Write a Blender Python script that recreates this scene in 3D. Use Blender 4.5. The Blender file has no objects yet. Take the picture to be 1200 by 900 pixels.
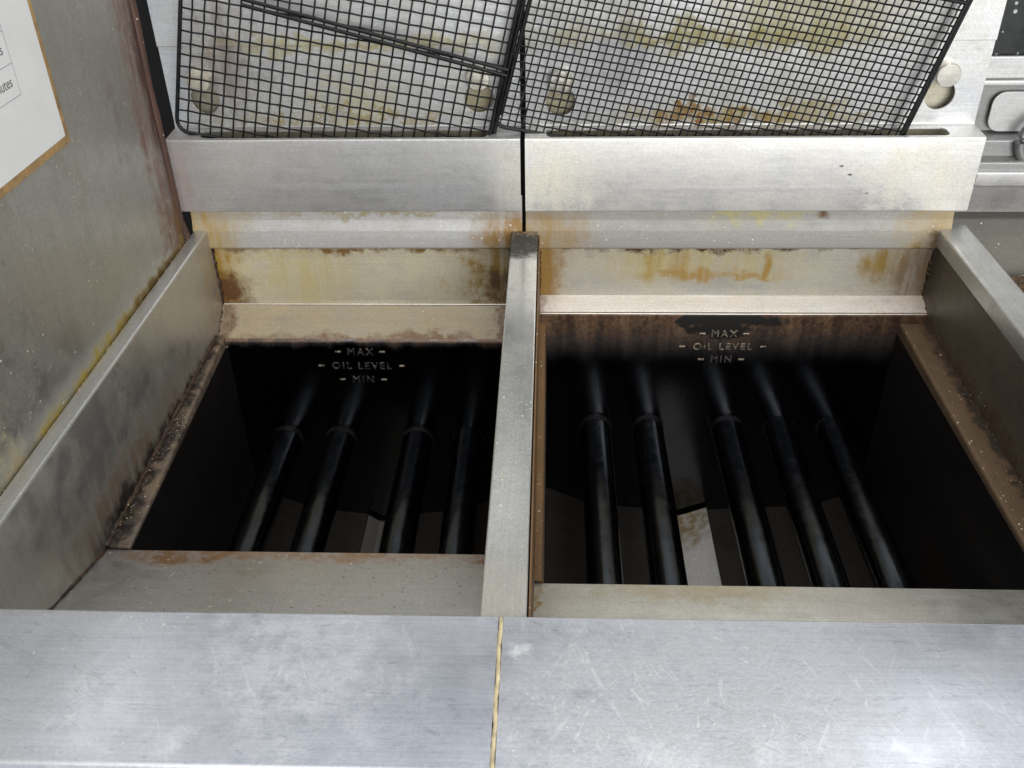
import bpy, bmesh, math, random
from mathutils import Vector, Matrix, noise as mnoise
random.seed(7)
S = bpy.context.scene
C = S.collection

# ------------------------------------------------------------------ camera
PITCH, YAW, ROLL = 0.5916, 0.0463, 0.020
cam_d = bpy.data.cameras.new("camera")
cam = bpy.data.objects.new("camera", cam_d); C.objects.link(cam); S.camera = cam
cp, sp, cy, sy = math.cos(PITCH), math.sin(PITCH), math.cos(YAW), math.sin(YAW)
fw = Vector((-sy*cp, cy*cp, -sp)); rt = Vector((cy, sy, 0)); dn = fw.cross(rt)
c_, s_ = math.cos(ROLL), math.sin(ROLL)
rt2 = c_*rt + s_*dn; dn2 = -s_*rt + c_*dn
mm = Matrix((rt2, -dn2, -fw)).transposed().to_4x4()
mm.translation = Vector((0.0237, -0.3499, 0.3886))
cam.matrix_world = mm
cam_d.sensor_fit = 'HORIZONTAL'; cam_d.sensor_width = 36; cam_d.lens = 36*1120.4/1200
cam_d.clip_start = 0.01; cam_d.clip_end = 50

# ------------------------------------------------------------------ light
w = bpy.data.worlds.new("World"); S.world = w; w.use_nodes = True
bg = w.node_tree.nodes["Background"]
bg.inputs[0].default_value = (0.86, 0.91, 1.0, 1); bg.inputs[1].default_value = 0.44
def area(name, loc, aim, sx, sy_, power, col):
    d = bpy.data.lights.new(name, 'AREA'); d.shape = 'RECTANGLE'; d.size = sx; d.size_y = sy_
    d.energy = power; d.color = col
    o = bpy.data.objects.new(name, d); C.objects.link(o); o.location = loc
    o.rotation_euler = (Vector(aim)-Vector(loc)).to_track_quat('-Z', 'Y').to_euler()
    return o
area("ceiling_lamp", (0.10, -0.05, 2.00), (0.10, 0.25, 0), 1.5, 0.8, 20, (1.0, 0.99, 0.97))
area("light_behind_camera", (0.75, -1.75, 0.55), (0.15, 0.5, 0.08), 1.5, 1.1, 42, (1.0, 0.985, 0.96))  # broad unseen light from behind the camera, brightens the splash panels
area("streak_lamp", (1.19, 1.56, 2.00), (0.21, -0.04, 0), 0.22, 1.6, 7, (0.95, 0.97, 1.0))  # unseen lamp added for the bright streak on the right shelf
S.view_settings.view_transform = 'Standard'; S.view_settings.look = 'None'
S.view_settings.exposure = 0.0; S.view_settings.gamma = 1; S.view_settings.use_curve_mapping = False
S.render.engine = 'CYCLES'
S.cycles.use_denoising = True; S.cycles.max_bounces = 6; S.cycles.use_adaptive_sampling = True; S.cycles.adaptive_threshold = .02

# ------------------------------------------------------------------ materials
class N:
    def __init__(s, name):
        s.m = bpy.data.materials.new(name); s.m.use_nodes = True
        s.t = s.m.node_tree; s.n = s.t.nodes; s.b = s.n["Principled BSDF"]
        s.pos = s.new('ShaderNodeTexCoord').outputs['Object']
    def new(s, typ, **k):
        x = s.n.new(typ)
        for a, v in k.items(): setattr(x, a, v)
        return x
    def put(s, sock, v):
        if isinstance(v, bpy.types.NodeSocket): s.t.links.new(v, sock)
        elif isinstance(v, (tuple, list)) and sock.type == 'RGBA': sock.default_value = tuple(v[:3])+(1,)
        else: sock.default_value = v
    def math(s, op, a, b=0.0, clamp=False):
        x = s.new('ShaderNodeMath', operation=op); x.use_clamp = clamp
        s.put(x.inputs[0], a); s.put(x.inputs[1], b); return x.outputs[0]
    def vmath(s, op, a, b):
        x = s.new('ShaderNodeVectorMath', operation=op)
        s.put(x.inputs[0], a); s.put(x.inputs[1], b)
        return x.outputs['Value'] if op in ('LENGTH', 'DISTANCE', 'DOT_PRODUCT') else x.outputs[0]
    def noise(s, scale, detail=4, rough=.55, stretch=(1, 1, 1), off=(0, 0, 0)):
        v = s.vmath('MULTIPLY', s.vmath('ADD', s.pos, off), stretch)
        x = s.new('ShaderNodeTexNoise'); s.put(x.inputs['Vector'], v)
        x.inputs['Scale'].default_value = scale; x.inputs['Detail'].default_value = detail
        x.inputs['Roughness'].default_value = rough; return x.outputs['Fac']
    def ramp(s, v, a, b, lo=0.0, hi=1.0):
        x = s.new('ShaderNodeMapRange', interpolation_type='SMOOTHSTEP')
        s.put(x.inputs['Value'], v)
        x.inputs['From Min'].default_value = a; x.inputs['From Max'].default_value = b
        x.inputs['To Min'].default_value = lo; x.inputs['To Max'].default_value = hi
        return x.outputs['Result']
    def mix(s, f, a, b, mode='MIX'):
        x = s.new('ShaderNodeMix', data_type='RGBA', blend_type=mode); x.clamp_factor = True
        s.put(x.inputs[0], f); s.put(x.inputs[6], a); s.put(x.inputs[7], b); return x.outputs[2]
    def fmix(s, f, a, b):
        x = s.new('ShaderNodeMix', data_type='FLOAT'); s.put(x.inputs[0], f); s.put(x.inputs[2], a); s.put(x.inputs[3], b)
        return x.outputs[0]
    def blob(s, c, r, nz, amp, lo=.55, hi=1.05):
        v = s.vmath('DIVIDE', s.vmath('SUBTRACT', s.pos, c), r)
        d = s.vmath('LENGTH', v, (0, 0, 0))
        d = s.math('ADD', d, s.math('MULTIPLY', s.math('SUBTRACT', nz, .5), amp))
        return s.ramp(d, lo, hi, 1.0, 0.0)
    def bump(s, h, dist, strength=1.0, prev=None):
        x = s.new('ShaderNodeBump'); x.inputs['Distance'].default_value = dist
        x.inputs['Strength'].default_value = strength
        s.put(x.inputs['Height'], h)
        if prev: s.put(x.inputs['Normal'], prev)
        return x.outputs[0]

YEL = (.34, .205, .030); BRN = (.12, .055, .018); RUST = (.20, .075, .025); BLK = (.008, .007, .006); TAN = (.34, .24, .13); WHT = (.85, .84, .80); CHAR = (.03, .024, .018)

def steel(name, col=(.60, .59, .565), rough=.36, brush='x', stains_and_sheen=(), film=.35, filmcol=(.36, .34, .27), specks=.0,
          scratch=0.0, metallic=.80, seed=0, wav=.0006, darkspecks=0.0, brushamt=.00002, grain=.09):
    """brushed stainless under a greasy film, with stains = [(centre, radii, colour, strength, noise scale, raggedness)]"""
    s = N(name); off = (seed*1.7, seed*.9, seed*2.3)
    st = {'x': (14, 900, 900), 'y': (900, 14, 900), 'z': (900, 900, 14)}[brush]
    st2 = {'x': (3, 46, 46), 'y': (46, 3, 46), 'z': (46, 46, 3)}[brush]
    br = s.noise(1.0, 2, .6, st, off)
    streak = s.noise(1.0, 3, .65, st2, off)
    big = s.noise(7.0, 5, .62, (1, 1, 1), off)
    wn = s.new('ShaderNodeTexNoise'); s.put(wn.inputs['Vector'], s.vmath('ADD', s.pos, off))
    wn.inputs['Scale'].default_value = 42; wn.inputs['Detail'].default_value = 5; wn.inputs['Roughness'].default_value = .70
    mid = wn.outputs['Fac']
    warp = s.vmath('SUBTRACT', wn.outputs['Color'], (.5, .5, .5))
    fine = s.noise(520.0, 2, .6, (1, 1, 1), off)
    base = s.mix(s.ramp(br, .3, .7), tuple(c*.93 for c in col), tuple(min(1, c*1.05) for c in col))
    base = s.mix(s.ramp(streak, .45, .75, 0, .30), base, tuple(c*.70 for c in col))
    base = s.mix(s.ramp(mid, .48, .72, 0, .14), base, tuple(c*.62 for c in filmcol))
    fm = s.math('MULTIPLY', s.ramp(s.math('ADD', s.math('MULTIPLY', big, .6), s.math('MULTIPLY', mid, .4)), .40, .62), film)
    base = s.mix(fm, base, filmcol)
    rg = s.math('ADD', s.math('ADD', rough, s.math('MULTIPLY', fm, .16)), s.math('MULTIPLY', s.math('SUBTRACT', mid, .5), .22))
    met = s.math('SUBTRACT', metallic, s.math('MULTIPLY', fm, .5))
    hsum = None
    runs = s.noise(1.0, 4, .6, (110, 110, 9), off) if stains_and_sheen else None
    for (c, r, colr, strength, nsc, amp) in stains_and_sheen:
        sc = amp*3.2*sorted(r)[1]
        v = s.vmath('ADD', s.vmath('SUBTRACT', s.pos, c), s.vmath('MULTIPLY', warp, (sc, sc, sc)))
        d = s.vmath('LENGTH', s.vmath('DIVIDE', v, r), (0, 0, 0))
        m = s.math('MULTIPLY', s.ramp(d, .25, 1.15, 1.0, 0.0), strength)
        g = s.ramp(s.math('ADD', s.math('MULTIPLY', runs, .55), s.math('ADD', s.math('MULTIPLY', fine, .22), s.math('MULTIPLY', mid, .23))), .38, .60, .55, 1.25)
        m = s.math('MULTIPLY', m, g, True)
        base = s.mix(m, base, colr)
        rg = s.fmix(m, rg, .50); met = s.math('MULTIPLY', met, s.math('SUBTRACT', 1.0, s.math('MULTIPLY', m, .85)))
        hsum = m if hsum is None else s.math('MAXIMUM', hsum, m)
    gr = s.ramp(fine, .25, .75, 1-grain, 1+grain)
    gv = s.new('ShaderNodeCombineXYZ')
    for i in range(3): s.put(gv.inputs[i], gr)
    base = s.mix(1.0, base, gv.outputs[0], 'MULTIPLY')
    def dots(scale, size, dens, colr, o):
        nonlocal base, rg, met
        v = s.new('ShaderNodeTexVoronoi'); v.inputs['Scale'].default_value = scale
        s.put(v.inputs['Vector'], s.vmath('ADD', s.pos, o))
        sep = s.new('ShaderNodeSeparateColor'); s.put(sep.inputs[0], v.outputs['Color'])
        clump = s.ramp(big, .38, .62, .1, 1.6)
        pick = s.math('LESS_THAN', sep.outputs[0], s.math('MULTIPLY', clump, dens))
        rad = s.math('MULTIPLY', s.math('ADD', sep.outputs[1], .25), size)
        m = s.math('MULTIPLY', s.math('MULTIPLY', pick, s.ramp(s.math('SUBTRACT', v.outputs['Distance'], rad), -.06, .04, 1, 0)), s.math('ADD', .35, s.math('MULTIPLY', sep.outputs[2], .65)))
        base = s.mix(m, base, colr); met = s.math('MULTIPLY', met, s.math('SUBTRACT', 1.0, m))
    if specks: dots(360, .24, min(.5, specks*2.2), (.78, .75, .64), off)
    if darkspecks: dots(380, .30, darkspecks, (.07, .05, .04), (off[0]+9, 4, 2))
    nrm = s.bump(br, brushamt*2, .4)
    if scratch:
        gate0 = s.noise(16, 3, .6, (1, 1, 1), (seed, 2, 0))
        for k, (a, b) in enumerate(((.45, 20), (1.15, 16), (-.25, 24), (2.1, 18), (.05, 28), (1.7, 22))):
            rot = s.new('ShaderNodeVectorRotate', rotation_type='Z_AXIS'); s.put(rot.inputs['Vector'], s.pos); rot.inputs['Angle'].default_value = a
            vv = s.vmath('MULTIPLY', rot.outputs[0], (b*.9, b*7.0, 1))
            nn = s.new('ShaderNodeTexNoise'); s.put(nn.inputs['Vector'], s.vmath('ADD', vv, (k*3.1+seed, k*5.7, 0)))
            nn.inputs['Scale'].default_value = 1.0; nn.inputs['Detail'].default_value = 1.5; nn.inputs['Roughness'].default_value = .5
            ln = s.ramp(s.math('ABSOLUTE', s.math('SUBTRACT', nn.outputs['Fac'], .5)), .001, .010, 1.0, 0.0)
            gate = s.ramp(s.math('FRACT', s.math('ADD', s.math('MULTIPLY', gate0, 3.0), k*.37)), .55, .80)
            ln = s.math('MULTIPLY', ln, gate)
            colr = (.25, .25, .27) if k % 2 == 0 else (.92, .92, .94)
            base = s.mix(s.math('MULTIPLY', ln, scratch*(.6 if k % 2 == 0 else .75)), base, colr)
    nrm = s.bump(mid, wav*.12, .5, nrm)
    nrm = s.bump(big, wav*3, .5, nrm)
    if hsum is not None: nrm = s.bump(s.math('MULTIPLY', hsum, s.math('ADD', .3, fine)), .00022, .6, nrm)
    s.put(s.b.inputs['Base Color'], base); s.put(s.b.inputs['Roughness'], rg); s.put(s.b.inputs['Metallic'], met)
    s.put(s.b.inputs['Normal'], nrm)
    return s.m

def plain(name, col, rough=.5, metallic=0.0, var=.25, scale=40, bumpd=0.0, coat=0.0, specks=0):
    s = N(name)
    nz = s.noise(scale, 5, .65)
    base = s.mix(s.ramp(nz, .3, .7), tuple(c*(1-var) for c in col), tuple(min(1, c*(1+var)) for c in col))
    if specks:
        v = s.new('ShaderNodeTexVoronoi'); v.inputs['Scale'].default_value = 160
        s.put(v.inputs['Vector'], s.pos)
        sep = s.new('ShaderNodeSeparateColor'); s.put(sep.inputs[0], v.outputs['Color'])
        m = s.math('MULTIPLY', s.math('LESS_THAN', sep.outputs[0], specks), s.math('LESS_THAN', v.outputs['Distance'], .28))
        base = s.mix(m, base, (.5, .52, .5))
    s.put(s.b.inputs['Base Color'], base)
    s.put(s.b.inputs['Roughness'], s.ramp(nz, .25, .75, max(.05, rough-.08), rough+.08))
    s.b.inputs['Metallic'].default_value = metallic
    s.b.inputs['Coat Weight'].default_value = coat
    if bumpd: s.put(s.b.inputs['Normal'], s.bump(nz, bumpd, .7))
    return s.m

def burnt(name, z_brown, z_black, brown=(.13, .07, .035), topcol=(.22, .13, .07), patch=None, seed=0, black=(.10, .10, .105), rough=.16):
    """frying tank steel: varnish of baked oil, brown above the oil line, carbon-black and glossy below it"""
    s = N(name); off = (seed, seed*2, 0)
    nz = s.noise(30, 6, .7, (1, 1, 1), off); run = s.noise(1, 4, .6, (75, 75, 7), off); fine = s.noise(300, 3, .6, (1, 1, 1), off)
    sep = s.new('ShaderNodeSeparateXYZ'); s.put(sep.inputs[0], s.pos); z = sep.outputs[2]
    zz = s.math('ADD', z, s.math('MULTIPLY', s.math('SUBTRACT', s.math('ADD', s.math('MULTIPLY', nz, .5), s.math('MULTIPLY', run, .5)), .5), .030))
    dark = s.ramp(zz, z_black, z_brown, 1.0, 0.0)
    b = s.mix(s.ramp(s.math('ADD', s.math('MULTIPLY', run, .6), s.math('MULTIPLY', fine, .4)), .36, .66), tuple(c*.45 for c in brown), topcol)
    b = s.mix(s.ramp(nz, .5, .7), b, brown)
    b = s.mix(dark, b, black)
    rg = s.fmix(dark, .55, rough); met = s.fmix(dark, .35, 1.0)
    if patch:
        pm = s.math('MAXIMUM', s.blob(patch[0], patch[1], nz, 2.4, .72, .92), s.blob(patch[2], patch[3], nz, 2.4, .72, .92))
        b = s.mix(pm, b, BLK); met = s.math('MULTIPLY', met, s.math('SUBTRACT', 1.0, pm))
    s.put(s.b.inputs['Base Color'], b); s.put(s.b.inputs['Roughness'], s.math('ADD', rg, s.math('MULTIPLY', s.math('SUBTRACT', nz, .5), .12))); s.put(s.b.inputs['Metallic'], met)
    n1 = s.bump(fine, .00012, .5); s.put(s.b.inputs['Normal'], s.bump(nz, .0003, .4, n1))
    return s.m

# ------------------------------------------------------------------ geometry helpers
def finish(me, angle=32):
    bm = bmesh.new(); bm.from_mesh(me)
    bmesh.ops.recalc_face_normals(bm, faces=bm.faces)
    for f in bm.faces: f.smooth = True
    for e in bm.edges:
        if len(e.link_faces) == 2: e.smooth = e.calc_face_angle(0) < math.radians(angle)
    bm.to_mesh(me); bm.free()

def link(name, me, mat, parent=None):
    o = bpy.data.objects.new(name, me); C.objects.link(o)
    if mat: me.materials.append(mat)
    if parent:
        o.parent = parent
        o.matrix_parent_inverse = (world_of(parent)).inverted()
    return o
def world_of(o):
    m = Matrix.LocRotScale(o.location, o.rotation_euler, o.scale)
    return (world_of(o.parent) @ o.matrix_parent_inverse @ m) if o.parent else m

def tag(o, label, cat, group=None, kind=None):
    if label: o['label'] = label
    if cat: o['category'] = cat
    if group: o['group'] = group
    if kind: o['kind'] = kind
    return o
def thing(name, loc, label, cat, group=None):
    o = bpy.data.objects.new(name, None); C.objects.link(o); o.location = loc
    o.empty_display_size = .05
    return tag(o, label, cat, group)

def mk(name, verts, faces, mat, parent=None, bevel=0.0, seg=2, angle=32):
    me = bpy.data.meshes.new(name); me.from_pydata([tuple(v) for v in verts], [], faces); me.update()
    if bevel:
        bm = bmesh.new(); bm.from_mesh(me); bmesh.ops.recalc_face_normals(bm, faces=bm.faces)
        es = [e for e in bm.edges if len(e.link_faces) == 2 and e.calc_face_angle(0) > math.radians(25)]
        bmesh.ops.bevel(bm, geom=es, offset=bevel, segments=seg, profile=.5, affect='EDGES')
        bm.to_mesh(me); bm.free()
    finish(me, 18 if bevel else angle)
    return link(name, me, mat, parent)

def box(name, x0, x1, y0, y1, z0, z1, mat, parent=None, bevel=.0008, seg=2):
    v = [(x, y, z) for z in (z0, z1) for y in (y0, y1) for x in (x0, x1)]
    f = [(0, 2, 3, 1), (4, 5, 7, 6), (0, 1, 5, 4), (2, 6, 7, 3), (0, 4, 6, 2), (1, 3, 7, 5)]
    return mk(name, v, f, mat, parent, bevel, seg)

def fillet(pts, r, n=5):
    out = [Vector(pts[0])]
    for i in range(1, len(pts)-1):
        p0, p, p1 = Vector(pts[i-1]), Vector(pts[i]), Vector(pts[i+1])
        a = (p0-p).normalized(); b = (p1-p).normalized()
        ang = a.angle(b)
        if ang > math.radians(176): out.append(p); continue
        rr = r[i] if isinstance(r, (list, tuple)) else r
        t = min(rr/math.tan(ang/2), .45*(p0-p).length, .45*(p1-p).length)
        s = p+a*t; e = p+b*t
        for k in range(n+1):
            u = k/n; q = (1-u)**2*s + 2*u*(1-u)*p + u*u*e
            out.append(q)
    out.append(Vector(pts[-1])); return out

def sheet(name, prof, axis, a0, a1, t, mat, parent=None, r=.0015, n=5, ends=None):
    """bent sheet metal: a 2-D profile with rounded bends, thickness t to its right, run along an axis.
    ends: optional function (u, v, end) -> coordinate of the run at that profile point"""
    P = fillet([Vector(p) for p in prof], r, n)
    m = len(P); off = []
    for i in range(m):
        d = Vector((0, 0))
        if i > 0: d += (P[i]-P[i-1]).normalized()
        if i < m-1: d += (P[i+1]-P[i]).normalized()
        d.normalize(); nrm = Vector((d.y, -d.x)); off.append(P[i]+nrm*t)
    def to3(p, a):
        return (a, p[0], p[1]) if axis == 'x' else (p[0], a, p[1])
    V = []
    for a in (0, 1):
        for L in (P, off):
            for p in L:
                run = (a0, a1)[a] if not ends else ends(p[0], p[1], a)
                V.append(to3(p, run))
    F = []
    for i in range(m-1):
        A, B, Cc, D = i, i+1, 2*m+i+1, 2*m+i
        F.append((A, B, Cc, D))
        A, B, Cc, D = m+i, m+i+1, 3*m+i+1, 3*m+i
        F.append((D, Cc, B, A))
        F.append((i, m+i, m+i+1, i+1)); F.append((2*m+i, 2*m+i+1, 3*m+i+1, 3*m+i))
    F.append((0, 2*m, 3*m, m)); F.append((m-1, 2*m-1, 4*m-1, 3*m-1))
    return mk(name, V, F, mat, parent)

def tube_data(path, r, n=10, cap=True):
    V, F = [], []; m = len(path); path = [Vector(p) for p in path]
    t0 = (path[1]-path[0]).normalized()
    up = Vector((0, 0, 1)) if abs(t0.z) < .9 else Vector((1, 0, 0))
    for i, p in enumerate(path):
        t = (path[min(i+1, m-1)]-path[max(i-1, 0)]).normalized()
        a = t.cross(up).normalized(); b = a.cross(t)
        rr = r(i) if callable(r) else r
        for k in range(n):
            th = 2*math.pi*k/n
            V.append(p + a*math.cos(th)*rr + b*math.sin(th)*rr)
    for i in range(m-1):
        for k in range(n):
            F.append((i*n+k, i*n+(k+1) % n, (i+1)*n+(k+1) % n, (i+1)*n+k))
    if cap: F.append(tuple(range(n))[::-1]); F.append(tuple(range((m-1)*n, m*n)))
    return V, F
def tube(name, path, r, mat, parent=None, n=10):
    V, F = tube_data(path, r, n); return mk(name, V, F, mat, parent, angle=60)
def merge(parts):
    V, F = [], []
    for v, f in parts:
        o = len(V); V += list(v); F += [tuple(i+o for i in q) for q in f]
    return V, F

def cut(o, cutters):
    """boolean-subtract closed meshes (verts, faces) from object o"""
    for v, f in cutters:
        me = bpy.data.meshes.new('cut'); me.from_pydata([tuple(q) for q in v], [], f); me.update()
        bm = bmesh.new(); bm.from_mesh(me); bmesh.ops.recalc_face_normals(bm, faces=bm.faces); bm.to_mesh(me); bm.free()
        c = bpy.data.objects.new('cut', me); C.objects.link(c)
        md = o.modifiers.new('b', 'BOOLEAN'); md.operation = 'DIFFERENCE'; md.object = c; md.solver = 'EXACT'
        bpy.context.view_layer.update()
        ev = o.evaluated_get(bpy.context.evaluated_depsgraph_get())
        new = bpy.data.meshes.new_from_object(ev)
        o.modifiers.clear(); old = o.data; o.data = new; bpy.data.meshes.remove(old)
        bpy.data.objects.remove(c); bpy.data.meshes.remove(me)
    finish(o.data)
def prism(outline, lo, hi, axis):
    n = len(outline)
    f3 = {'y': lambda p, a: (p[0], a, p[1]), 'z': lambda p, a: (p[0], p[1], a), 'x': lambda p, a: (a, p[0], p[1])}[axis]
    V = [f3(p, lo) for p in outline]+[f3(p, hi) for p in outline]
    F = [tuple(range(n))[::-1], tuple(range(n, 2*n))]+[(i, (i+1) % n, n+(i+1) % n, n+i) for i in range(n)]
    return V, F
def stadium(x0, x1, y0, y1, r, n=6):
    pts = []
    for (cx, cyy, a0) in ((x1-r, y1-r, 0), (x0+r, y1-r, 90), (x0+r, y0+r, 180), (x1-r, y0+r, 270)):
        for k in range(n+1):
            a = math.radians(a0+90*k/n); pts.append((cx+r*math.cos(a), cyy+r*math.sin(a)))
    return pts
def keyhole(cx, cz, r=.0125, dz=-.020, R=.0135, neck=.007):
    # round head hole below, narrow neck up to the bolt
    pts = []
    zc = cz+dz
    a0 = math.asin(neck/R)
    n = 22
    for k in range(n+1):
        a = math.pi/2 - a0 - (2*math.pi-2*a0)*k/n
        pts.append((cx+R*math.cos(a), zc+R*math.sin(a)))
    pts.append((cx-neck, cz))
    for k in range(1, 6):
        a = math.pi - math.pi*k/6; pts.append((cx+neck*math.cos(a), cz+neck*math.sin(a)))
    pts.append((cx+neck, cz))
    return pts

def text_mesh(body, size, M, extrude, mat, name, parent, align='CENTER', spacing=1.0, offset=0.0, sx=1.0):
    cu = bpy.data.curves.new('txt', 'FONT'); cu.body = body; cu.size = size; cu.align_x = align
    cu.extrude = extrude; cu.space_character = spacing; cu.resolution_u = 3; cu.offset = offset
    if extrude > .0001: cu.bevel_depth = extrude*.35; cu.bevel_resolution = 1
    t = bpy.data.objects.new('txt', cu); C.objects.link(t); bpy.context.view_layer.update()
    me = bpy.data.meshes.new_from_object(t.evaluated_get(bpy.context.evaluated_depsgraph_get()))
    bpy.data.objects.remove(t); bpy.data.curves.remove(cu)
    me.transform(M @ Matrix.Diagonal((sx, 1, 1, 1))); me.materials.clear()
    return link(name, me, mat, parent)

# ------------------------------------------------------------------ dimensions (metres; z = 0 at the rim of the fryers)
XL, XR = -.3075, .3905            # inner faces of the outer rims
YB = .492                          # rear wall of the wells
FLANGE_Y, FLANGE_Z0, FLANGE_Z1, PANEL_Y = .490, .020, .0905, .521
FLOOR_Z = -.335

# ------------------------------------------------------------------ setting
m_dark = plain('dark_void_wall', (.012, .011, .010), .7, 0, .4)  # near black: shade of the void behind the gap put into the colour
rw = box('rear_wall', -1.1, 1.5, .70, .72, -.9, 1.0, m_dark, None, 0); tag(rw, None, None, kind='structure')
fl = box('floor', -1.6, 1.9, -1.2, 1.3, -.92, -.90, plain('floor_tile', (.11, .10, .095), .5), None, 0); tag(fl, None, None, kind='structure')

# ------------------------------------------------------------------ materials used by the fryers
m_shelf_l = steel('shelf_steel', (.71, .735, .79), .30, 'x', film=.18, filmcol=(.60, .61, .63), scratch=.42, grain=.05, specks=.012, seed=1, wav=.0003, stains_and_sheen=[
    ((-.10, -.02, 0), (.07, .07, .05), (.55, .56, .58), .5, 20, .6), ((-.155, -.075, 0), (.012, .010, .02), (.88, .89, .90), .28, 60, 1.3), ((-.19, -.06, 0), (.03, .04, .02), (.84, .85, .87), .25, 60, .8)])
m_shelf_r = steel('shelf_steel_worn', (.70, .72, .765), .31, 'x', film=.25, filmcol=(.60, .60, .59), scratch=.5, grain=.06, specks=.03, seed=2, wav=.0003, stains_and_sheen=[
    ((.10, -.05, 0), (.10, .09, .05), (.47, .475, .48), .6, 20, .5), ((.155, -.072, 0), (.016, .010, .02), (.86, .87, .87), .28, 60, 1.3),
    ((.125, -.078, 0), (.006, .014, .02), (.85, .86, .87), .28, 60, 1.3), ((.075, -.078, 0), (.018, .014, .02), (.84, .85, .86), .28, 60, 1.3), ((.008, -.018, 0), (.008, .006, .02), (.88, .88, .86), .5, 80, 1.2)])
m_flange_l = steel('splash_steel', (.60, .60, .60), .40, 'x', film=.25, seed=3, specks=.012, stains_and_sheen=[
    ((-.325, .49, .05), (.022, .05, .10), (.30, .20, .15), .55, 40, .6),
    ((-.085, .488, .035), (.05, .02, .022), (.22, .22, .24), .55, 22, 1.2),
    ((-.16, .488, .045), (.13, .02, .004), (.30, .30, .31), .5, 18, .15),
    ((-.005, .488, .05), (.03, .03, .05), (.70, .66, .52), .4, 30, .6)])
m_flange_r = steel('splash_steel_pale', (.80, .80, .79), .42, 'x', film=.25, filmcol=(.66, .63, .52), seed=4, specks=.006, stains_and_sheen=[
    ((.37, .488, .05), (.07, .04, .06), (.78, .75, .62), .6, 14, .7),
    ((.02, .488, .05), (.06, .04, .06), (.78, .74, .60), .6, 14, .7),
    ((.2, .488, .042), (.17, .02, .003), (.45, .45, .47), .45, 18, .15),
    ((.288, .488, .064), (.0028, .01, .0016), BRN, .9, 200, .3), ((.297, .488, .056), (.003, .01, .0014), BRN, .9, 200, .3), ((.315, .488, .038), (.003, .01, .0014), BRN, .9, 200, .3)])
m_panel_l = steel('splash_panel_steel', (.72, .735, .745), .42, 'x', film=.40, filmcol=(.54, .53, .46), seed=5, specks=.02, stains_and_sheen=[
    ((-.16, .52, .168), (.19, .05, .010), (.46, .40, .14), .7, 30, .5),
    ((-.16, .52, .098), (.17, .05, .010), (.36, .27, .08), .8, 26, .9),
    ((-.27, .52, .15), (.035, .05, .06), (.22, .16, .12), .6, 30, .9),
    ((-.155, .52, .12), (.06, .05, .035), (.52, .46, .22), .5, 16, .9)])
m_panel_r = steel('splash_panel_steel_stained', (.70, .71, .715), .42, 'x', film=.45, filmcol=(.62, .60, .50), seed=6, specks=.01, stains_and_sheen=[
    ((.17, .52, .172), (.19, .05, .014), (.46, .39, .11), .8, 26, .5),
    ((.20, .52, .100), (.16, .05, .013), (.44, .33, .07), .85, 26, .5),
    ((.17, .52, .097), (.06, .05, .007), (.32, .13, .02), .9, 40, .9),
    ((.24, .52, .20), (.10, .05, .05), (.55, .48, .20), .55, 14, .5),
    ((.08, .52, .15), (.06, .05, .03), (.38, .38, .42), .5, 12, .9)])
m_trim_l = steel('trim_steel', (.50, .50, .50), .50, 'x', film=.3, metallic=.45, seed=7, specks=.05, stains_and_sheen=[
    ((-.32, .49, .000), (.06, .03, .05), (.36, .25, .09), .95, 36, .5),
    ((-.005, .49, -.006), (.055, .03, .035), (.26, .15, .04), 1.0, 36, .5),
    ((-.15, .492, .018), (.16, .03, .0045), (.30, .24, .09), .7, 70, .6)])
m_trim_r = steel('trim_steel_greasy', (.35, .345, .325), .58, 'x', film=.25, filmcol=(.38, .36, .30), metallic=.30, seed=8, specks=.03, stains_and_sheen=[
    ((.018, .49, -.004), (.055, .03, .040), (.29, .20, .085), .95, 36, .5),
    ((.40, .49, -.004), (.06, .03, .05), (.36, .27, .13), .95, 30, .5),
    ((.395, .49, -.012), (.025, .03, .02), (.10, .06, .025), 1.1, 30, .5),
    ((.22, .492, .014), (.065, .03, .009), (.40, .35, .12), .7, 50, .6),
    ((.28, .492, .015), (.008, .02, .006), BRN, .9, 120, .8)])
m_back_l = steel('rear_wall_steel', (.68, .64, .51), .38, 'x', film=.45, metallic=.35, filmcol=(.58, .50, .27), seed=9, specks=.015, stains_and_sheen=[
    ((-.309, .49, -.045), (.034, .04, .095), YEL, .95, 34, .5),
    ((-.300, .49, -.066), (.028, .04, .026), BRN, 1.1, 60, .6),
    ((-.008, .49, -.045), (.075, .04, .085), (.28, .18, .04), .95, 26, .6),
    ((-.018, .49, -.062), (.030, .04, .022), (.12, .065, .03), .9, 60, 1.0),
    ((-.22, .49, -.045), (.07, .04, .06), (.50, .40, .15), .55, 14, .4),
    ((-.16, .49, -.0165), (.22, .04, .0080), (.20, .11, .03), 1.1, 40, .3)])
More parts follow.
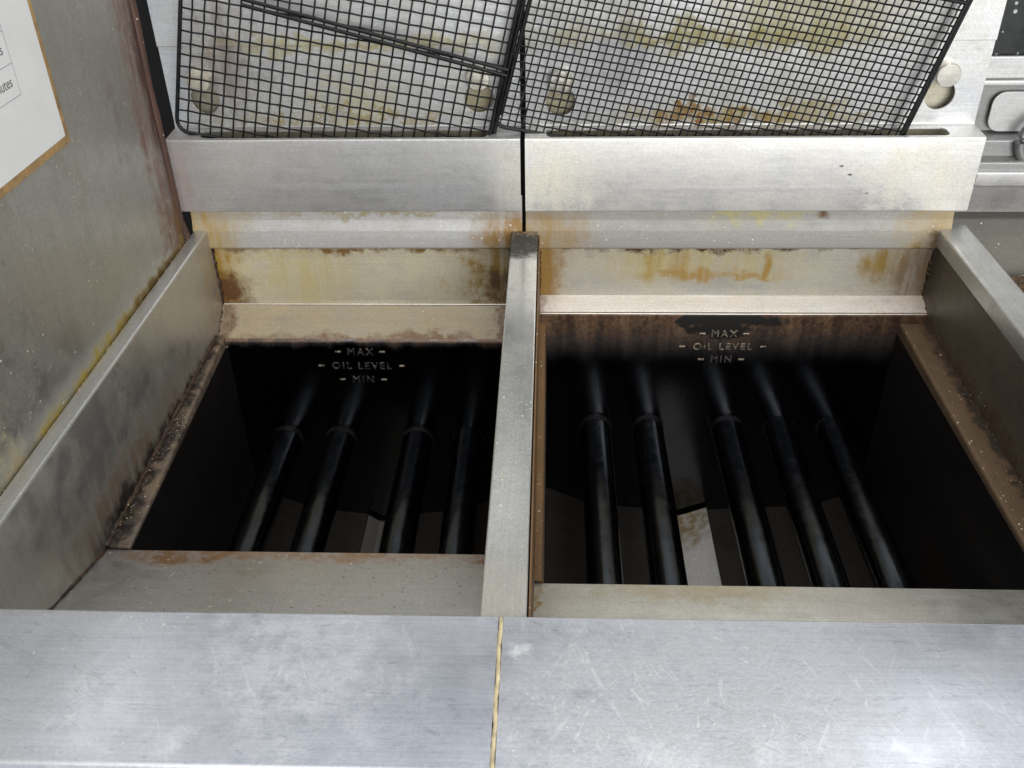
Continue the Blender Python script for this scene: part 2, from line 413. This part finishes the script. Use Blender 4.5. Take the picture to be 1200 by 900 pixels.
m_back_r = steel('rear_wall_steel_drips', (.56, .54, .49), .38, 'x', film=.4, metallic=.4, filmcol=(.54, .49, .34), seed=10, specks=.02, stains_and_sheen=[
    ((.010, .49, -.04), (.032, .04, .07), (.26, .15, .04), .95, 26, .8),
    ((.17, .49, -.030), (.13, .04, .034), (.44, .35, .12), .60, 40, .35),
    ((.185, .49, -.048), (.085, .04, .008), (.36, .21, .04), .75, 60, .35),
    ((.125, .49, -.036), (.010, .04, .026), (.38, .27, .06), .7, 60, .4), ((.150, .49, -.040), (.012, .04, .022), (.34, .20, .04), .6, 60, .4), ((.235, .49, -.040), (.006, .04, .018), (.34, .20, .03), .9, 60, .35),
    ((.348, .49, -.032), (.034, .04, .034), (.28, .18, .04), .85, 40, .5),
    ((.385, .49, -.05), (.04, .04, .060), (.22, .15, .09), .85, 30, .4),
    ((.17, .49, -.0165), (.17, .04, .0080), (.08, .04, .012), 1.3, 50, .3),
    ((.010, .49, -.04), (.040, .04, .07), (.28, .16, .035), 1.0, 26, .5)])
m_ledge_l = burnt('tank_wall_black', -.098, -.112, (.15, .085, .055), (.27, .17, .11), seed=1)
m_ledge_r = burnt('tank_wall_brown', -.084, -.138, (.10, .050, .026), (.21, .125, .07), seed=2,
                  patch=((.195, .47, -.085), (.062, .03, .011), (.195, .47, -.095), (.038, .03, .015)))
m_slope_l = steel('sloped_ledge_steel', (.37, .32, .235), .62, 'x', metallic=.3, film=.4, filmcol=(.50, .38, .22), seed=11, specks=.02, stains_and_sheen=[
    ((-.305, .47, -.09), (.018, .05, .03), BRN, .8, 40, .8),
    ((-.15, .459, -.103), (.19, .008, .005), (.16, .09, .04), .85, 60, 1.3),
    ((-.09, .459, -.100), (.06, .02, .008), (.16, .08, .03), .8, 50, 1.2),
    ((-.02, .47, -.09), (.012, .05, .03), BRN, .8, 40, .8)])
m_slope_r = steel('bright_ledge_steel', (.80, .76, .70), .42, 'x', film=.15, filmcol=(.66, .55, .42), seed=12, stains_and_sheen=[
    ((.012, .48, -.075), (.012, .05, .02), RUST, .6, 60, .8), ((.388, .48, -.075), (.05, .05, .02), (.5, .36, .24), .6, 40, .8)])
m_side_l = steel('well_side_steel', (.50, .485, .44), .36, 'z', film=.45, filmcol=(.40, .37, .30), seed=13, wav=.00025, specks=.022, stains_and_sheen=[
    ((-.3075, .25, -.090), (.03, .22, .040), (.17, .11, .065), .75, 20, .6),
    ((-.3075, .33, -.103), (.03, .20, .014), (.02, .013, .01), 1.0, 50, .5),
    ((-.3075, .22, -.107), (.03, .10, .019), (.012, .009, .008), 1.0, 50, .5),
    ((-.3075, .49, -.05), (.03, .05, .09), (.30, .20, .08), .6, 24, .9),
    ((-.3075, .252, -.018), (.02, .008, .020), (.10, .09, .08), .7, 60, 1.2)])
m_side_r = steel('well_side_steel_brown', (.13, .11, .085), .44, 'z', film=.6, metallic=.5, filmcol=(.09, .065, .045), seed=14, specks=.05, stains_and_sheen=[
    ((.3905, .49, -.03), (.03, .04, .07), (.035, .024, .016), .9, 34, .9),
    ((.3905, .30, -.092), (.03, .30, .022), (.06, .035, .02), .9, 30, .9)])
m_rail = steel('rim_steel', (.62, .62, .61), .33, 'y', film=.3, seed=15, specks=.012)
m_rust_side = steel('rusty_inner_side', (.20, .115, .05), .55, 'z', film=.7, filmcol=(.22, .11, .04), metallic=.3, seed=16, specks=.08)
m_ledgetan = steel('tank_edge_tan', (.205, .165, .125), .5, 'y', film=.5, filmcol=(.22, .14, .08), metallic=.45, seed=17, specks=.08, stains_and_sheen=[
    ((-.3085, .25, -.1), (.0150, .40, .05), (.018, .012, .01), 1.15, 90, .35)])
m_ledgetan_r = steel('tank_edge_brown', (.125, .085, .05), .5, 'y', film=.5, filmcol=(.16, .09, .045), metallic=.4, seed=18, specks=.06, stains_and_sheen=[
    ((.392, .25, -.1), (.011, .40, .05), (.03, .02, .014), .95, 90, .35)])
m_plate_l = steel('front_plate_steel', (.56, .56, .55), .30, 'x', film=.30, filmcol=(.44, .43, .40), metallic=.9, seed=19, specks=.04, darkspecks=.09, stains_and_sheen=[
    ((-.24, .163, -.108), (.09, .028, .02), (.20, .11, .05), .95, 30, .6),
    ((-.12, .166, -.108), (.14, .018, .02), (.30, .18, .09), .8, 30, .7),
    ((-.02, .165, -.108), (.018, .02, .02), RUST, .8, 60, .9)])
m_plate_r = steel('front_plate_steel_film', (.62, .62, .58), .34, 'x', film=.45, filmcol=(.55, .53, .45), seed=20, specks=.05, stains_and_sheen=[
    ((.13, .12, -.098), (.09, .022, .02), (.46, .35, .16), .6, 34, 1.1),
    ((.014, .08, -.09), (.007, .09, .04), (.34, .20, .05), .85, 80, .8)])
m_tank = burnt('tank_carbon', -.06, -.085, seed=4, black=(.11, .10, .095), rough=.42)
m_tfloor = steel('tank_floor_steel', (.10, .09, .08), .40, 'y', film=.6, filmcol=(.03, .02, .012), seed=21)  # floor blackened; the tubes' shade is put into its colour
m_trough = steel('trough_steel_lit', (.92, .92, .94), .30, 'y', film=.35, filmcol=(.50, .42, .26), metallic=.30, seed=24, stains_and_sheen=[((.17, .45, -.335), (.06, .05, .05), (.30, .22, .11), .9, 30, .5), ((.155, .38, -.335), (.010, .10, .03), (.34, .25, .10), .9, 30, .5)])  # pale steel carries the light that falls between the tubes
m_trough_l = steel('trough_steel_dim', (.20, .19, .175), .35, 'y', film=.5, filmcol=(.10, .08, .05), metallic=.35, seed=25)  # dimmer copy of the lit trough colour for the left tank
m_tube = plain('carbonised_tube', (.064, .072, .084), .20, 1.0, .20, 90, .00004)
m_collar = plain('tube_collar_weld', (.03, .03, .032), .28, .6, .4, 90)
m_bolt = steel('bolt_steel', (.80, .77, .68), .26, 'x', film=.3, filmcol=(.55, .48, .3), seed=22, wav=.0001, metallic=.6)
m_plateback = steel('backing_plate', (.55, .52, .42), .45, 'x', film=.6, filmcol=(.45, .38, .2), seed=23)
m_gunk = plain('packed_grease', (.045, .024, .012), .55, 0, .8, 240, .0006)
m_emb = plain('embossed_steel', (.32, .27, .21), .40, .6, .85, 260, .0002)
m_emb_dk = plain('embossed_steel_dim', (.125, .115, .105), .38, .7, .9, 260, .0002)

def wav_edge(x, amp=.0):
    return 0

def fryer(side):
    L = side == 'l'
    if L:
        root = thing('deep_fryer', (-.16, .20, -.335), 'narrower stainless deep fryer beside the side panel, four black tubes in its well', 'deep fryer', 'deep fryers joined side by side')
        x0, x1 = XL, -.0135; sx0, sx1 = -.345, -.0023; bx0, bx1 = -.3295, -.0035
        yw, zl0, zl1 = .457, -.0812, -.1045; fy, fz = .166, -.1105
        tx0, tx1 = -.290, -.0205; tubes = (-.2535, -.1965, -.1145, -.0605)
        ms = dict(shelf=m_shelf_l, fl=m_flange_l, pan=m_panel_l, trim=m_trim_l, back=m_back_l, slope=m_slope_l, wall=m_ledge_l, plate=m_plate_l, edge=m_ledgetan)
        slot = (-.299, -.0335)
        bolts = ((-.2955, .1385), (-.0415, .1385))
    else:
        root = thing('deep_fryer', (.20, .20, -.335), 'wider stainless deep fryer on the right, five black tubes and a scorched brown rear wall', 'deep fryer', 'deep fryers joined side by side')
        x0, x1 = .0135, XR; sx0, sx1 = .0003, .4185; bx0, bx1 = .0008, .4105
        yw, zl0, zl1 = .470, -.0702, -.0800; fy, fz = .127, -.0995
        tx0, tx1 = .0190, .3665; tubes = (.0735, .1285, .2115, .2655, .3200)
        ms = dict(shelf=m_shelf_r, fl=m_flange_r, pan=m_panel_r, trim=m_trim_r, back=m_back_r, slope=m_slope_r, wall=m_ledge_r, plate=m_plate_r, edge=m_ledgetan_r)
        slot = (.020, .3815)
        bolts = ((.0330, .1350), (.3730, .1390))
    # front shelf: short upstand, flat top, rounded nose, apron
    sheet('front_shelf', [(.0035, -.066), (.0035, .0), (-.0925, 0.0), (-.101, -.150)], 'x', sx0, sx1, .0015, ms['shelf'], root, r=[0, .0016, .0055, 0], n=6)
    # sloping front plate from under the shelf down to the tank edge
    sheet('front_plate', [(.006, -.0655), (fy, fz), (fy+.001, fz-.02)], 'x', x0+.0004, x1-.0004, .0015, ms['plate'], root, r=.0012)
    # side walls
    if L:
        sheet('side_wall', [(-.3200, -.060), (-.3200, 0.0), (XL, 0.0), (XL, -.112)], 'y', .0045, YB-.001, .0014, m_side_l, root, r=.0018)
        sheet('side_wall', [(x1, -.034), (x1, -.098)], 'y', .0045, YB-.001, .0010, m_side_r, root)
        cap = sheet('rim', [(-.3205, -.004), (-.3205, .0008), (XL-.0003, .0008), (XL-.0003, -.0032)], 'y', .0045, .496, .0006, m_rail, root, r=.0016)
    else:
        sheet('side_wall', [(.4165, -.060), (.4165, -.002), (.3935, -.002), (.3935, -.0150), (XR+.0015, -.017), (XR, -.112)], 'y', .0045, YB-.001, .0014, m_side_r, root, r=.0018)
        sheet('rim', [(.4180, -.010), (.4180, .0008), (.3905, .0008), (.3908, -.0150)], 'y', .0045, .500, .0008, m_rail, root, r=.0020)
        sheet('side_wall', [(x0, -.004), (x0, -.098)], 'y', .0045, YB-.001, -.0010, m_rust_side, root)
    # tank edges along both sides, bending down into the tank
    zz = -.0985 if L else -.0895
    e1 = sheet('tank_edge', [(x0+.0006, zz), (tx0, zz), (tx0+.0005, FLOOR_Z+.02)], 'y', fy-.0005, yw-.002, -.0015, ms['edge'] if L else m_rust_side, root, r=.002)
    e2 = sheet('tank_edge', [(x1-.0012, zz), (tx1, zz), (tx1-.0005, FLOOR_Z+.02)], 'y', fy-.0005, yw-.002, .0015, ms['edge'], root, r=.002)
    for e in (e1, e2):                       # the edges fall slightly towards the front
        for v in e.data.vertices: v.co.z -= (.0105 if L else .0085)*(yw-v.co.y)/(yw-fy)
    def taper(o):                            # the left edge narrows towards the rear corner
        for v in o.data.vertices:
            if v.co.x > tx0-.006 and v.co.x < tx0+.02: v.co.x -= .0105*max(0, v.co.y-fy)/(yw-fy)
    if L: taper(e1)
    # the tank: sides below the edge, front wall, V-shaped floor with a drain trough
    gap0, gap1 = (tubes[1]+.020, tubes[2]-.020) if L else (tubes[1]+.020, tubes[2]-.020)
    gc = (gap0+gap1)/2
    e = .0022
    sideprof = [(tx0+e, zz-.010), (tx0+e, FLOOR_Z+.035), (tx0+.05, FLOOR_Z+.012), (gc-.024, FLOOR_Z+.004), (gc-.012, FLOOR_Z-.006), (gc+.012, FLOOR_Z-.006), (gc+.024, FLOOR_Z+.004), (tx1-.05, FLOOR_Z+.012), (tx1-e, FLOOR_Z+.035), (tx1-e, zz-.010)]
    ts = sheet('tank', sideprof[0:2], 'y', fy, yw-.0008, .0012, m_tank, root)
    if L: taper(ts)
    sheet('tank', sideprof[8:10], 'y', fy, yw-.0008, .0012, m_tank, root)
    tf = sheet('tank_floor', sideprof[1:9], 'y', fy, yw-.0008, .0012, m_tfloor, root, r=.003)
    sheet('lit_drain_trough', [(gc-.022, FLOOR_Z+.0058), (gc-.010, FLOOR_Z-.0035), (gc-.006, FLOOR_Z-.0042), (gc+.030, FLOOR_Z+.0110)], 'y', fy+.05, yw-.006, -.001, m_trough_l if L else m_trough, root, r=.002)  # trough plate with the light from the tube gap in its colour
    box('tank', x0+.002, x1-.002, fy-.0005, fy+.0012, FLOOR_Z-.01, fz-.002, m_tank, root, 0)
    # rear: trim strip under the splash lip, rear wall of the well, sloping ledge, tank rear wall
    sheet('rear_trim', [(.4962, .034), (.4940, .010), (.4910, .000), (.4892, -.0168), (.4945, -.0195)], 'x', x0-.014 if L else x0-.0125, x1+.0110 if L else x1+.0105, .0012, ms['trim'], root, r=[0, .006, .006, .0012, 0], n=5)
    sheet('well_rear_wall', [(.4945, -.014), (YB+.0005, zl0-.012)], 'x', x0, x1, .0012, ms['back'], root)
    sl = sheet('sloped_ledge', [(YB-.0002, zl0-.004), (YB-.0015, zl0), (yw+.0015, zl1+.0012)], 'x', x0+.0006, x1-.0006, .0012, ms['slope'], root, r=.0006)
    tw = sheet('tank_rear_wall', [(yw+.0075, zl1+.0045) if L else (yw+.0045, zl1+.0012), (yw, zl1), (yw+.0006, FLOOR_Z-.01)], 'x', x0+.0007, x1-.0007, .0015, ms['wall'], root, r=.0016)
    # rolled bend between ledge and tank wall, edge highlight painted in as pale steel
    tube('rolled_edge', [(x0+.0012, yw+.0005, zl1+.0004), ((x0+x1)/2, yw+.0004, zl1+.0003), (x1-.0012, yw+.0005, zl1+.0004)], .0013, m_slope_r, root, 10)
    if L: tube('rolled_edge', [(x0+.0020, YB-.0026, zl0+.0012), ((x0+x1)/2, YB-.0027, zl0+.0011), (x1-.0020, YB-.0026, zl0+.0012)], .0009, m_slope_r, root, 8)  # thin lip added in pale steel for the upper edge's highlight
    # grease packed into the corners
    def packed(a, b, r0, n=26):
        a, b = Vector(a), Vector(b); rr = random.Random(int(abs(a.x*9000+b.y*700+a.z*77)))
        pts = [a.lerp(b, i/n)+Vector((rr.uniform(-.0004, .0004), rr.uniform(-.0004, .0004), rr.uniform(-.0004, .0004))) for i in range(n+1)]
        v, f = tube_data(pts, lambda i: r0*(.55+.9*rr.random()**2), 7)
        mk('packed_grease', v, f, m_gunk, root, angle=60)
    yb = YB+.0005
    for xx in (x0+.0004, x1-.0004):
        packed((xx, yb-.001, -.021), (xx, yb-.002, zl0), .0017)
        packed((xx, yb-.002, zl0), (xx, yw+.001, zl1+.001), .0015)
    packed((x0, yb, -.0185), (x1, yb, -.0185), .0011, 90)
    sw = x0 if L else x1
    packed((sw, .010, -.066), (sw, fy, fz+.001), .0012, 40)
    packed((sw, fy, zz-.0095), (sw, yw-.002, zz+.0012), .0030 if L else .0022, 70)
    # heating tubes with welded collars
    for k, tx in enumerate(tubes):
        zc = -.2245 if L else -.2165; r = .0160
        path = [(tx, fy+.001+(yw-fy-.0015)*i/12, zc+.0009*math.sin(i*.9+k)) for i in range(13)]
        t = tube('heating_tube', path, r, m_tube, root, 28)
        col = tube('collar', [(tx, yw-.0075, zc), (tx, yw-.0065, zc), (tx, yw-.0035, zc), (tx, yw-.0012, zc)], lambda i: (r+.0001, r+.0003, r+.0004, r+.0007)[i], m_collar, t, 28)
    # splash: flange + ledge + lower panel in one bent sheet, slot and keyholes cut through
    sp_ = sheet('splash_lip', [(FLANGE_Y+.010, FLANGE_Z0+.0005), (FLANGE_Y, FLANGE_Z0), (FLANGE_Y, FLANGE_Z1), (PANEL_Y, FLANGE_Z1+.0012), (PANEL_Y, FLANGE_Z1+.0065)], 'x', bx0, bx1, .0015, ms['fl'], root, r=[0, .001, .0016, .0012, 0], n=5)
    ys0, ys1 = .4945, .5135
    cut(sp_, [prism(stadium(slot[0], slot[1], ys0, ys1, .0060), FLANGE_Z1-.012, FLANGE_Z1+.012, 'z')])
    lp = box('splash_panel', bx0+.0004, bx1-.0004, PANEL_Y-.0004, PANEL_Y+.0014, FLANGE_Z1+.0030, .1700, ms['pan'], root, 0)
    cut(lp, [prism(keyhole(*b), PANEL_Y-.02, PANEL_Y+.02, 'y') for b in bolts])
    box('upper_splash_panel', bx0, bx1, PANEL_Y-.0022, PANEL_Y-.0006, .1665, .470, ms['pan'], root, .0005)
    box('backing_plate', bx0+.004, bx1-.004, PANEL_Y+.0110, PANEL_Y+.0125, -.02, .460, m_plateback, root, 0)
    for (bx_, bz_) in bolts:
        pth = [(bx_, PANEL_Y+.011, bz_), (bx_, PANEL_Y-.0006, bz_), (bx_, PANEL_Y-.0008, bz_), (bx_, PANEL_Y-.0102, bz_), (bx_, PANEL_Y-.0114, bz_), (bx_, PANEL_Y-.0118, bz_)]
        vb, fb = tube_data(pth, lambda i: (.006, .006, .0108, .0108, .0099, .0003)[i], 28)
        mk('bolt', vb, fb, m_bolt, root, angle=25)
    return root, yw

fl_l, ywl = fryer('l')
fl_r, ywr = fryer('r')

# raised oil-level marking on both tank rear walls
def marking(root, cx, y, z0, dz, size, mat, wid):
    for i, (txt, hw) in enumerate((('MAX', wid[0]), ('OIL LEVEL', wid[1]), ('MIN', wid[2]))):
        z = z0-dz*i
        M = Matrix.Translation((cx, y, z-size*.34)) @ Matrix.Rotation(math.pi/2, 4, 'X')
        o = text_mesh(txt, size, M, .0005, mat[i], 'embossed_lettering', root, spacing=1.28, sx=.98)
        for s in (-1, 1):
            box('embossed_dash', cx+s*hw-.0030, cx+s*hw+.0030, y-.0010, y+.0005, z-.0009, z+.0009, mat[3], root, .0004)
marking(fl_l, -.1650, ywl-.0016, -.1152, .0166, .0112, (m_emb_dk, m_emb_dk, m_emb_dk, m_emb), (.0222, .0410, .0212))
marking(fl_r, .1965, ywr-.0016, -.1003, .0150, .0108, (m_emb, m_emb, m_emb_dk, m_emb), (.0212, .0402, .0200))

# ------------------------------------------------------------------ centre joint between the fryers
m_cap = steel('joint_cap_steel', (.64, .64, .62), .22, 'y', film=.35, filmcol=(.50, .48, .42), seed=30, specks=.02, stains_and_sheen=[
    ((0, .463, 0), (.05, .040, .05), (.05, .047, .043), 1.5, 40, .25),  # dark reflection at the rear end, painted into the cap colour
    ((0, .493, 0), (.03, .010, .03), (.22, .13, .06), .9, 90, .8),
    ((0, .02, 0), (.03, .05, .03), (.42, .38, .28), .5, 60, 1.0)])
jc = thing('joint_cap', (0, .25, -.05), 'flat steel joint cap running front to back between the two fryers', 'joint strip')
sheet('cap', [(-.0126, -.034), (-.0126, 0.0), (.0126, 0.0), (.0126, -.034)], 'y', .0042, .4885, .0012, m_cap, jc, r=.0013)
# sealant bead
pts = [(-.0010+.00035*math.sin(i*.55)+random.uniform(-.0002, .0002), .0028-.0955*i/36, .0004+random.uniform(-.0001, .0002)) for i in range(37)]
pts += [(-.001, -.0960, -.004), (-.0012, -.0985, -.012), (-.001, -.1015, -.06)]
V, F = tube_data(pts, lambda i: .0013+.0004*mnoise.noise((i*.6, 3, 1)), 10)
sb = mk('sealant_bead', V, F, plain('sealant', (.62, .52, .32), .55, 0, .3, 90, .0003), angle=60)
tag(sb, 'thin yellowed sealant bead in the seam between the two front shelves', 'sealant')

# ------------------------------------------------------------------ left side panel and its notice
m_side_panel = steel('side_panel_steel', (.43, .42, .385), .35, 'z', film=.5, filmcol=(.31, .29, .24), seed=31, specks=.018, wav=.00035, stains_and_sheen=[
    ((-.322, .450, .12), (.02, .040, .24), (.19, .105, .08), .85, 36, .6),
    ((-.322, .464, .10), (.02, .018, .26), (.075, .035, .027), 1.2, 60, .4),
    ((-.322, .474, .015), (.02, .050, .050), (.13, .065, .025), 1.2, 50, .5),
    ((-.322, .30, -.002), (.02, .30, .013), (.32, .24, .05), 1.0, 40, .5),
    ((-.322, .40, .000), (.02, .12, .008), (.12, .07, .02), 1.0, 40, .5),
    ((-.322, .40, .145), (.02, .035, .07), (.17, .13, .12), .55, 16, .9),
    ((-.322, .14, .05), (.02, .07, .06), (.10, .085, .07), .6, 20, 1.1),
    ((-.322, .12, .02), (.02, .02, .03), (.45, .38, .20), .6, 60, 1.2)])
sd = thing('side_panel', (-.326, .2, -.1), 'tall dull steel side panel left of the narrower fryer, notice stuck on it', 'panel')
mk('panel', [(-.322, -.10, -.10), (-.322, .466, -.10), (-.322, .470, .60), (-.322, -.10, .60), (-.330, -.10, -.10), (-.330, .466, -.10), (-.330, .470, .60), (-.330, -.10, .60)],
   [(0, 1, 2, 3), (7, 6, 5, 4), (0, 4, 5, 1), (1, 5, 6, 2), (2, 6, 7, 3), (3, 7, 4, 0)], m_side_panel, sd, .001)
m_seal = steel('burnt_edge', (.10, .05, .035), .6, 'z', film=.5, filmcol=(.05, .03, .02), metallic=.1, seed=32, specks=.03)
V, F = tube_data([(-.3235+.0006*math.sin(i*1.3), .468+.001*math.sin(i*.7)+(.010 if i < 2 else 0)*(2-i)/2, -.02+.62*i/30) for i in range(31)], lambda i: .0042+.0016*mnoise.noise((i*.8, 0, 0)), 10)
mk('edge_seal', V, F, m_seal, sd, angle=60)

nt = thing('notice', (-.3212, .2, .16), 'white paper notice with brown taped edge on the left side panel', 'notice')
m_paper = plain('paper', (.80, .80, .78), .55, 0, .03, 20)
m_tape = plain('old_tape', (.36, .22, .08), .4, 0, .4, 60, .0002)
m_ink = plain('ink', (.10, .10, .10), .6, 0, .1, 60)
m_line = plain('faint_ink', (.42, .42, .43), .6, 0, .1, 60)
py1, pz0 = .3012, .1612
box('sheet', -.3213, -.3207, .02, py1, pz0, .46, m_paper, nt, .0002)
box('tape', -.3218, -.3210, .015, py1+.0055, pz0-.0060, pz0+.0002, m_tape, nt, .0003)
box('tape', -.3217, -.3209, py1-.0002, py1+.0050, pz0+.0004, .465, m_tape, nt, .0003)
def rot_wall(y, z): return Matrix.Translation((-.3206, y, z)) @ Matrix.Rotation(math.pi/2, 4, 'Z') @ Matrix.Rotation(math.pi/2, 4, 'X')
for z in (.2035, .2235, .2435, .2635): box('ruled_line', -.32072, -.32056, .03, .2602, z-.0003, z+.0003, m_line, nt, 0)
box('ruled_line', -.32074, -.32054, .2600, .2606, .2038, .30, m_line, nt, 0)
for z in (.2105, .2305, .2505): text_mesh('minutes', .0095, rot_wall(.2540, z), .00004, m_ink, 'printed_text', nt, align='RIGHT', sx=.95)

# ------------------------------------------------------------------ wire screens standing in the splash slots
m_wire = plain('black_wire', (.012, .012, .013), .38, .5, .4, 200)
def screen(name, label, corner, ua, va, width, height, pitch, wr, fr, y, bars, dbl):
    root = thing(name, (corner[0]+.1, y, corner[1]-.03), label, 'wire screen', 'wire screens standing against the splash')
    ua, va = math.radians(ua), math.radians(va)
    U = Vector((math.cos(ua), 0, -math.sin(ua))); Vv = Vector((math.sin(va), 0, math.cos(va))); O = Vector((corner[0], y, corner[1]))
    P = lambda u, v, d=0: O+U*u+Vv*v+Vector((0, d, 0))
    parts = []
    nu, nv = int(width/pitch), int(height/pitch)
    pu, pv = width/nu, height/nv
    def wire(fn, n, ph):
        pts = []
        for i in range(n*2+1):
            d = wr*.85*(1 if (i+ph) % 2 == 0 else -1) if i % 2 == 0 else 0
            d = wr*.9*math.cos(math.pi*(i/2+ph))
            pts.append(fn(i/2, d))
        return tube_data(pts, wr, 5, False)
    jit = random.Random(3)
    for i in range(1, nu):
        du = jit.uniform(-.05, .05)*pitch
        parts.append(wire(lambda k, d, i=i, du=du: P(i*pu+du, min(k, nv)*pv, d), nv, i % 2))
    for j in range(1, nv):
        dv = jit.uniform(-.05, .05)*pitch
        parts.append(wire(lambda k, d, j=j, dv=dv: P(min(k, nu)*pu, j*pv+dv, -d), nu, j % 2))
    V, F = merge(parts)
    o = mk('wire_mesh', V, F, m_wire, root, angle=70); o['kind'] = 'stuff'
    # rounded rim
    R = .012; rim = []
    for (cu, cv, a0) in ((R, R, 180), (width-R, R, 270), (width-R, height-R, 0), (R, height-R, 90)):
        for k in range(6):
            a = math.radians(a0+90*k/5); rim.append(P(cu+R*math.cos(a), cv+R*math.sin(a)))
    rim.append(rim[0])
    Vv_, F_ = tube_data(rim, fr, 8, False)
    n = 8
    mk('rim_wire', Vv_, F_, m_wire, root, angle=60)
    for (u0, v0, u1, v1, d) in bars:
        tube('brace_wire', [P(u0, v0, d), P((u0+u1)/2, (v0+v1)/2, d), P(u1, v1, d)], fr*.92, m_wire, root, 8)
    return root
screen('wire_screen', 'coarse black wire screen leaning in the slot above the narrower fryer', (-.3218, .0950), 10.6, 13.8, .287, .245, .0102, .00088, .0019, .5035,
       [(.2832, .012, .2832, .235, -.0030), (.052, .124, .287, .105, -.0035), (.052, .129, .287, .110, -.0035)], True)
screen('wire_screen', 'finer black wire screen leaning in the slot above the wider fryer', (-.0290, .0985), 10.6, 15.3, .3625, .270, .0066, .00080, .0019, .5045,
       [(.3590, .012, .3590, .26, -.0030), (.010, .175, .358, .175, -.0030), (.010, .1805, .358, .1805, -.0030), (.005, .012, .005, .26, -.003)], True)

# ------------------------------------------------------------------ neighbouring appliance on the right
nb = thing('cooking_range', (.60, .45, -.3), 'grey steel cooking appliance just behind the right rim of the wider fryer', 'cooking range')
m_nb = steel('range_steel', (.33, .33, .33), .42, 'x', film=.4, filmcol=(.40, .39, .35), seed=40, specks=.02)
m_nbl = steel('range_steel_light', (.68, .68, .67), .40, 'x', film=.2, filmcol=(.6, .6, .56), seed=41, specks=.01)
m_nbg = steel('range_steel_greasy', (.17, .165, .14), .45, 'x', film=.6, metallic=.5, filmcol=(.17, .155, .115), seed=42, specks=.03)
m_blk = plain('black_enamel_spattered', (.012, .014, .014), .35, 0, .4, 60, .0002, specks=.16)
ny = .56
box('black_panel', .418, .95, ny, ny+.012, .1432, .47, m_blk, nb, .001)
box('upper_band', .418, .95, ny-.003, ny+.010, .1218, .1425, m_nbl, nb, .0015)
sheet('rail', [(ny+.012, .116), (ny-.006, .1160), (ny-.006, .1212), (ny+.002, .1215)], 'x', .418, .95, .001, m_nbl, nb, r=.0012)
box('recess_wall', .418, .95, ny+.010, ny+.014, .02, .1155, m_nb, nb, 0)
V, F = prism(stadium(.4415, .60, .070, .108, .012), ny+.0035, ny+.0055, 'y')
mk('plate', V, F, m_nbl, nb, .0003)
sheet('lower_step', [(ny+.010, .068), (ny-.004, .0635), (ny-.004, .048), (ny-.016, .046), (ny-.016, .033)], 'x', .420, .95, .0012, m_nb, nb, r=.0012)
sheet('drip_lip', [(ny-.010, .0385), (ny-.020, .0375), (ny-.020, .0245), (ny-.014, .0225)], 'x', .4335, .95, .0012, m_nbl, nb, r=.0012)
hook = [(.490+.020*math.cos(a), ny-.012, .066+.024*math.sin(a)) for a in [math.radians(100+14*i) for i in range(14)]]
tube('hook', hook, .0045, m_nb, nb, 12)
box('rear_apron', .419, .95, ny-.001, ny+.006, -.012, .0225, m_nb, nb, .001)
sheet('spill_tray', [(ny-.001, -.0125), (ny-.012, -.014), (ny-.055, -.075), (ny-.30, -.078)], 'x', .421, .95, .0012, m_nbg, nb, r=.004)
V, F = prism([(.462+.0, .30), (.95, .30), (.95, .500), (.500, .500), (.484, .4985), (.473, .494), (.466, .487), (.462, .478)], -.055, -.050, 'z')
mk('tray_plate', V, F, m_nbl, nb, .001)
m_cr = plain('scorched_crumb_bed', (.10, .06, .03), .8, 0, .9, 260, .001)
box('crumb_bed', .464, .95, .302, .4925, -.0499, -.0485, m_cr, nb, 0)

# ------------------------------------------------------------------ loose crumbs (stuff)
m_crumb = plain('fried_crumb', (.50, .40, .22), .7, 0, .5, 300)
rnd = random.Random(11)
V, F = [], []
base = [Vector(v) for v in ((1, 0, 0), (-1, 0, 0), (0, 1, 0), (0, -1, 0), (0, 0, 1), (0, 0, -1))]
fa = [(0, 2, 4), (2, 1, 4), (1, 3, 4), (3, 0, 4), (2, 0, 5), (1, 2, 5), (3, 1, 5), (0, 3, 5)]
def crumb(x, y, z, r):
    o = len(V); M = Matrix.Rotation(rnd.uniform(0, 6), 3, 'Z') @ Matrix.Rotation(rnd.uniform(0, 6), 3, 'X')
    for b in base: V.append(M @ (b*r*rnd.uniform(.55, 1.2))+Vector((x, y, z)))
    F.extend([tuple(i+o for i in f) for f in fa])
def plate_z(y): return -.0655+(y-.006)*(-.1105+.0655)/(.160)
for i in range(150):
    x = rnd.uniform(-.30, -.02); y = rnd.uniform(.06, .163)
    crumb(x, y, plate_z(y)+.0002, rnd.uniform(.0002, .0006))
for i in range(130):
    x = rnd.uniform(.016, .385); y = rnd.uniform(.05, .124)
    crumb(x, y, -.0655+(y-.006)*(-.0995+.0655)/.121+.0002, rnd.uniform(.0002, .0005))
for i in range(60): crumb(rnd.uniform(-.0115, .0115), rnd.choice((rnd.gauss(.483, .003), rnd.uniform(.01, .48))), .0004, rnd.uniform(.0002, .0007))
for i in range(170): crumb(rnd.uniform(-.306, -.292), rnd.uniform(.17, .45), -.1017, rnd.uniform(.0002, .0007))
for i in range(120): crumb(rnd.uniform(.368, .389), rnd.uniform(.13, .46), -.0937, rnd.uniform(.0002, .0006))
for i in range(120): crumb(rnd.uniform(.0148, .0185), rnd.uniform(.13, .46), -.0937, rnd.uniform(.0002, .0006))
for i in range(90): crumb(rnd.uniform(-.3212, -.3190), rnd.uniform(.05, .49), .0012, rnd.uniform(.0002, .0006))
cr = mk('crumbs', V, F, m_crumb, None, angle=20)
tag(cr, 'tiny pale fried crumbs scattered over rims, edges and front plates', 'crumbs', kind='stuff')
